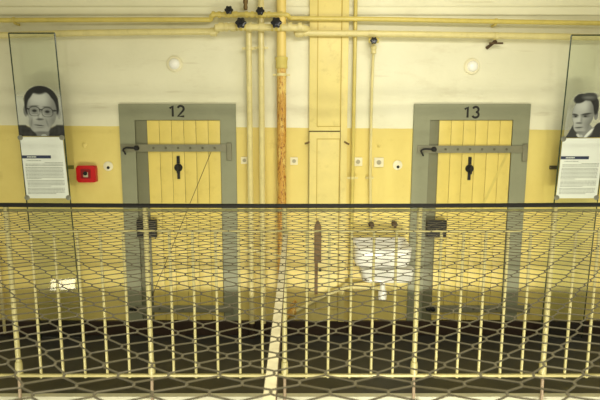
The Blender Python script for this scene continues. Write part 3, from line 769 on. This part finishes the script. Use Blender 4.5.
# ------------------------------------------------------------------ railing
root = empty('gallery_railing', (0, RY, 0), 'cream baluster railing with black handrail along the gallery edge', 'railing')
def rz(py, Y=RY): return at(0, py, Y).z
XR_ = 3.6
zh = rz(205.9); bm = B()
tube(bm, [(x, RY, zh + .008 * min(1.0, (x / 2.0) ** 2)) for x in [-XR_ + i * .3 for i in range(int(2 * XR_ / .3) + 1)]], .0140, 16)
tag(obj('handrail', bm, M['black'], root), 'black tubular handrail')
bm = B(); zo = rz(210.2); box(bm, -XR_, XR_, RY + .0, RY + .006, zo - .010, zo + .008, .001); tag(obj('net_fixing_strip', bm, M['olive_strip'], root), 'olive flat strip under the handrail')
bm = B(); zm = rz(231); tube(bm, [(-XR_, RY, zm), (XR_, RY, zm)], .0065, 10); obj('middle_rail', bm, M['rail_cream'], root)
zb = rz(375.2); bm = B(); box(bm, -XR_, XR_, RY - .011, RY + .006, zb - .009, zb + .009, .002); obj('bottom_rail', bm, M['rail_cream'], root)
posts = [-114.5, 18.5, 151.5, 284.7, 414.2, 543.2, 675]
for i, px in enumerate(posts):
    x = at(px, 375, RY).x; yy = RY + .012
    bm = B(); tube(bm, [(x, yy, rz(364)), (x, yy, zh - .008)], .0165, 14); po = obj('post', bm, M['rail_cream'], root)
    bm = B(); tube(bm, [(x, yy, rz(376)), (x, yy, rz(366)), (x, yy, rz(362.5)), (x, yy, rz(362))], [.024, .024, .021, .016], 14); obj('post_collar', bm, M['rail_cream'], po)
    bm = B(); tube(bm, [(x, yy - .014, -.11), (x, yy - .014, .03), (x, yy - .004, rz(375))], .0105, 12); tag(obj('post_foot', bm, M['rail_rust'], po), 'worn pinkish lower post')
    bm = B(); box(bm, x - .045, x + .045, 2.979, 2.9848, -.10, -.006, .002); obj('base_plate', bm, M['kerb'], po)
    for sx in (-.03, .03):
        bm = B(); lathe(bm, (x + sx, 2.979, -.028), (0, -1, 0), [(0, .008), (.008, .008), (.0085, .001)], 6); obj('anchor_bolt', bm, M['black'], po)
bal = []
for a, b2 in zip(posts[:-1], posts[1:]):
    for k in range(1, 6): bal.append(a + (b2 - a) * k / 6)
for px in bal:
    x = at(px, 375, RY).x
    bm = B(); tube(bm, [(x, RY + .010, zm - .002), (x + .001, RY + .010, rz(300)), (x, RY + .008, rz(378.2))], .0092, 10); obj('baluster', bm, M['rail_cream'], root)

# ------------------------------------------------------------------ net support bar
P0 = Vector((at(285.5, 231, RY).x, RY - .02, rz(231, RY) - .012)); 
Q0 = at(268.5, 400, .805); Q0.z -= .004
dirv = (Q0 - P0); Q1 = P0 + dirv * 1.26
root = empty('net_support_bar', P0, 'white flat bar running under the net towards the centre post', 'bar')
side = dirv.cross(Vector((0, 0, 1))).normalized(); up = side.cross(dirv).normalized()
if up.z < 0: up = -up
def beam(name, hw, h0, h1, off, mat, lab=None):
    bm = B(); vs = []
    for p in (P0, Q1):
        vs.append([bm.verts.new(p + side * (off + sx * hw) + up * hz) for sx, hz in ((-1, h0), (1, h0), (1, h1), (-1, h1))])
    a, b2 = vs; bm.faces.new(a); bm.faces.new(b2[::-1])
    for i in range(4): bm.faces.new((a[i], a[(i+1) % 4], b2[(i+1) % 4], b2[i]))
    bmesh.ops.bevel(bm, geom=bm.edges[:], offset=.0012, segments=2, affect='EDGES')
    o_ = obj(name, bm, mat, root); 
    if lab: tag(o_, lab)
beam('flat_bar', .0120, -.012, -.004, 0, M['beam_white'])
sgn = 1 if side.x > 0 else -1
beam('lower_flange', .0030, -.032, -.010, sgn * .0105, M['rust'], 'dark brown side flange')  # darker brown strip down the right side of the bar
bm = B(); c_ = P0; box(bm, c_.x - .018, c_.x + .018, c_.y - .004, RY + .01, c_.z - .03, c_.z + .008, .002); obj('end_bracket', bm, M['rail_cream'], root)

# ------------------------------------------------------------------ chain link safety net
prof = [(2.955, 1.29), (2.6, 1.268), (2.2, 1.262), (1.9, 1.268), (1.55, 1.270), (1.3, 1.278), (1.1, 1.291), (.95, 1.308), (.8, 1.328), (.7, 1.35), (.5, 1.385), (.2, 1.44)]
def catmull(p0, p1, p2, p3, t_):
    return tuple(.5 * ((2*b) + (-a + c) * t_ + (2*a - 5*b + 4*c - d) * t_**2 + (-a + 3*b - 3*c + d) * t_**3) for a, b, c, d in zip(p0, p1, p2, p3))
dense = []
for i in range(len(prof) - 1):
    a = prof[max(i-1, 0)]; b_ = prof[i]; c = prof[i+1]; d = prof[min(i+2, len(prof)-1)]
    for k in range(20): dense.append(catmull(a, b_, c, d, k / 20))
dense.append(prof[-1])
cum = [0]
for a, b_ in zip(dense[:-1], dense[1:]): cum.append(cum[-1] + math.dist(a, b_))
def along(s_):
    import bisect
    i = max(0, min(len(cum) - 2, bisect.bisect_right(cum, s_) - 1)); t_ = (s_ - cum[i]) / (cum[i+1] - cum[i])
    return lerp(dense[i][0], dense[i+1][0], t_), lerp(dense[i][1], dense[i+1][1], t_)
CW, CH = .098, .108
SO = .024; pch = CW / 2; hh = CH / 2
K = int(cum[-1] / hh); NW = int(5.4 / pch)
root = empty('safety_net', (0, 2.95, 1.29), 'grey chain link safety net stretched from camera side to the handrail', 'net')
bm = B()
def node(i, k):
    nx = noise.noise(Vector((i * .31, k * .27, 1.5))) * .007 + noise.noise(Vector((i * .9, k * .9, 7.5))) * .0035
    ny = noise.noise(Vector((i * .31, k * .27, 9.5))) * .007 + noise.noise(Vector((i * .9, k * .9, 3.5))) * .003
    nz = noise.noise(Vector((i * .12, k * .12, 4.5))) * .010
    if k < 2: ny *= .3; nz *= .3
    return nx, ny, nz
WR = .0019
for i in range(NW):
    xl = .02 - 54 * pch + i * pch; pts = []
    for k in range(K + 1):
        right = (k + i) % 2
        j = i + 1 if right else i            # column of the node
        nx, ny, nz = node(j, k)
        X_ = xl + (pch if right else 0) + nx + (.0016 if right else -.0016)
        Y_, Z_ = along(min(max(k * hh + SO * (k > 0) + ny, 0), cum[-1]))
        sg = 1 if right else -1
        Z_ += nz - .004
        # short vertex bend with the wire crossing over its neighbour
        for dk, dx, dz in ((-.07, -.055, .0026), (0, 0, 0), (.07, -.055, -.0026)):
            Y2, Z2 = along(min(max(k * hh + SO * (k > 0) + ny + dk * hh, 0), cum[-1]))
            pts.append((X_ + sg * dx * pch * 1.0, Y2, Z2 + nz - .004 + dz * (1 if k else 0) * 1.0))
    tube(bm, pts, WR, 5)
wires = obj('mesh_wires', bm, M['wire'], root)
bm = B(); tube(bm, [(x, 2.952, 1.290) for x in (-2.75, 2.75)], .0026, 6); obj('edge_cable', bm, M['wire'], root)
bm = B()
pts = []
n_ = 460
for i in range(n_):
    a = i * .9; pts.append((-2.7 + 5.4 * i / n_, 2.953 + .006 * math.cos(a), 1.296 + .009 * math.sin(a)))
tube(bm, pts, .0012, 5); obj('lacing_wire', bm, M['wire'], root)
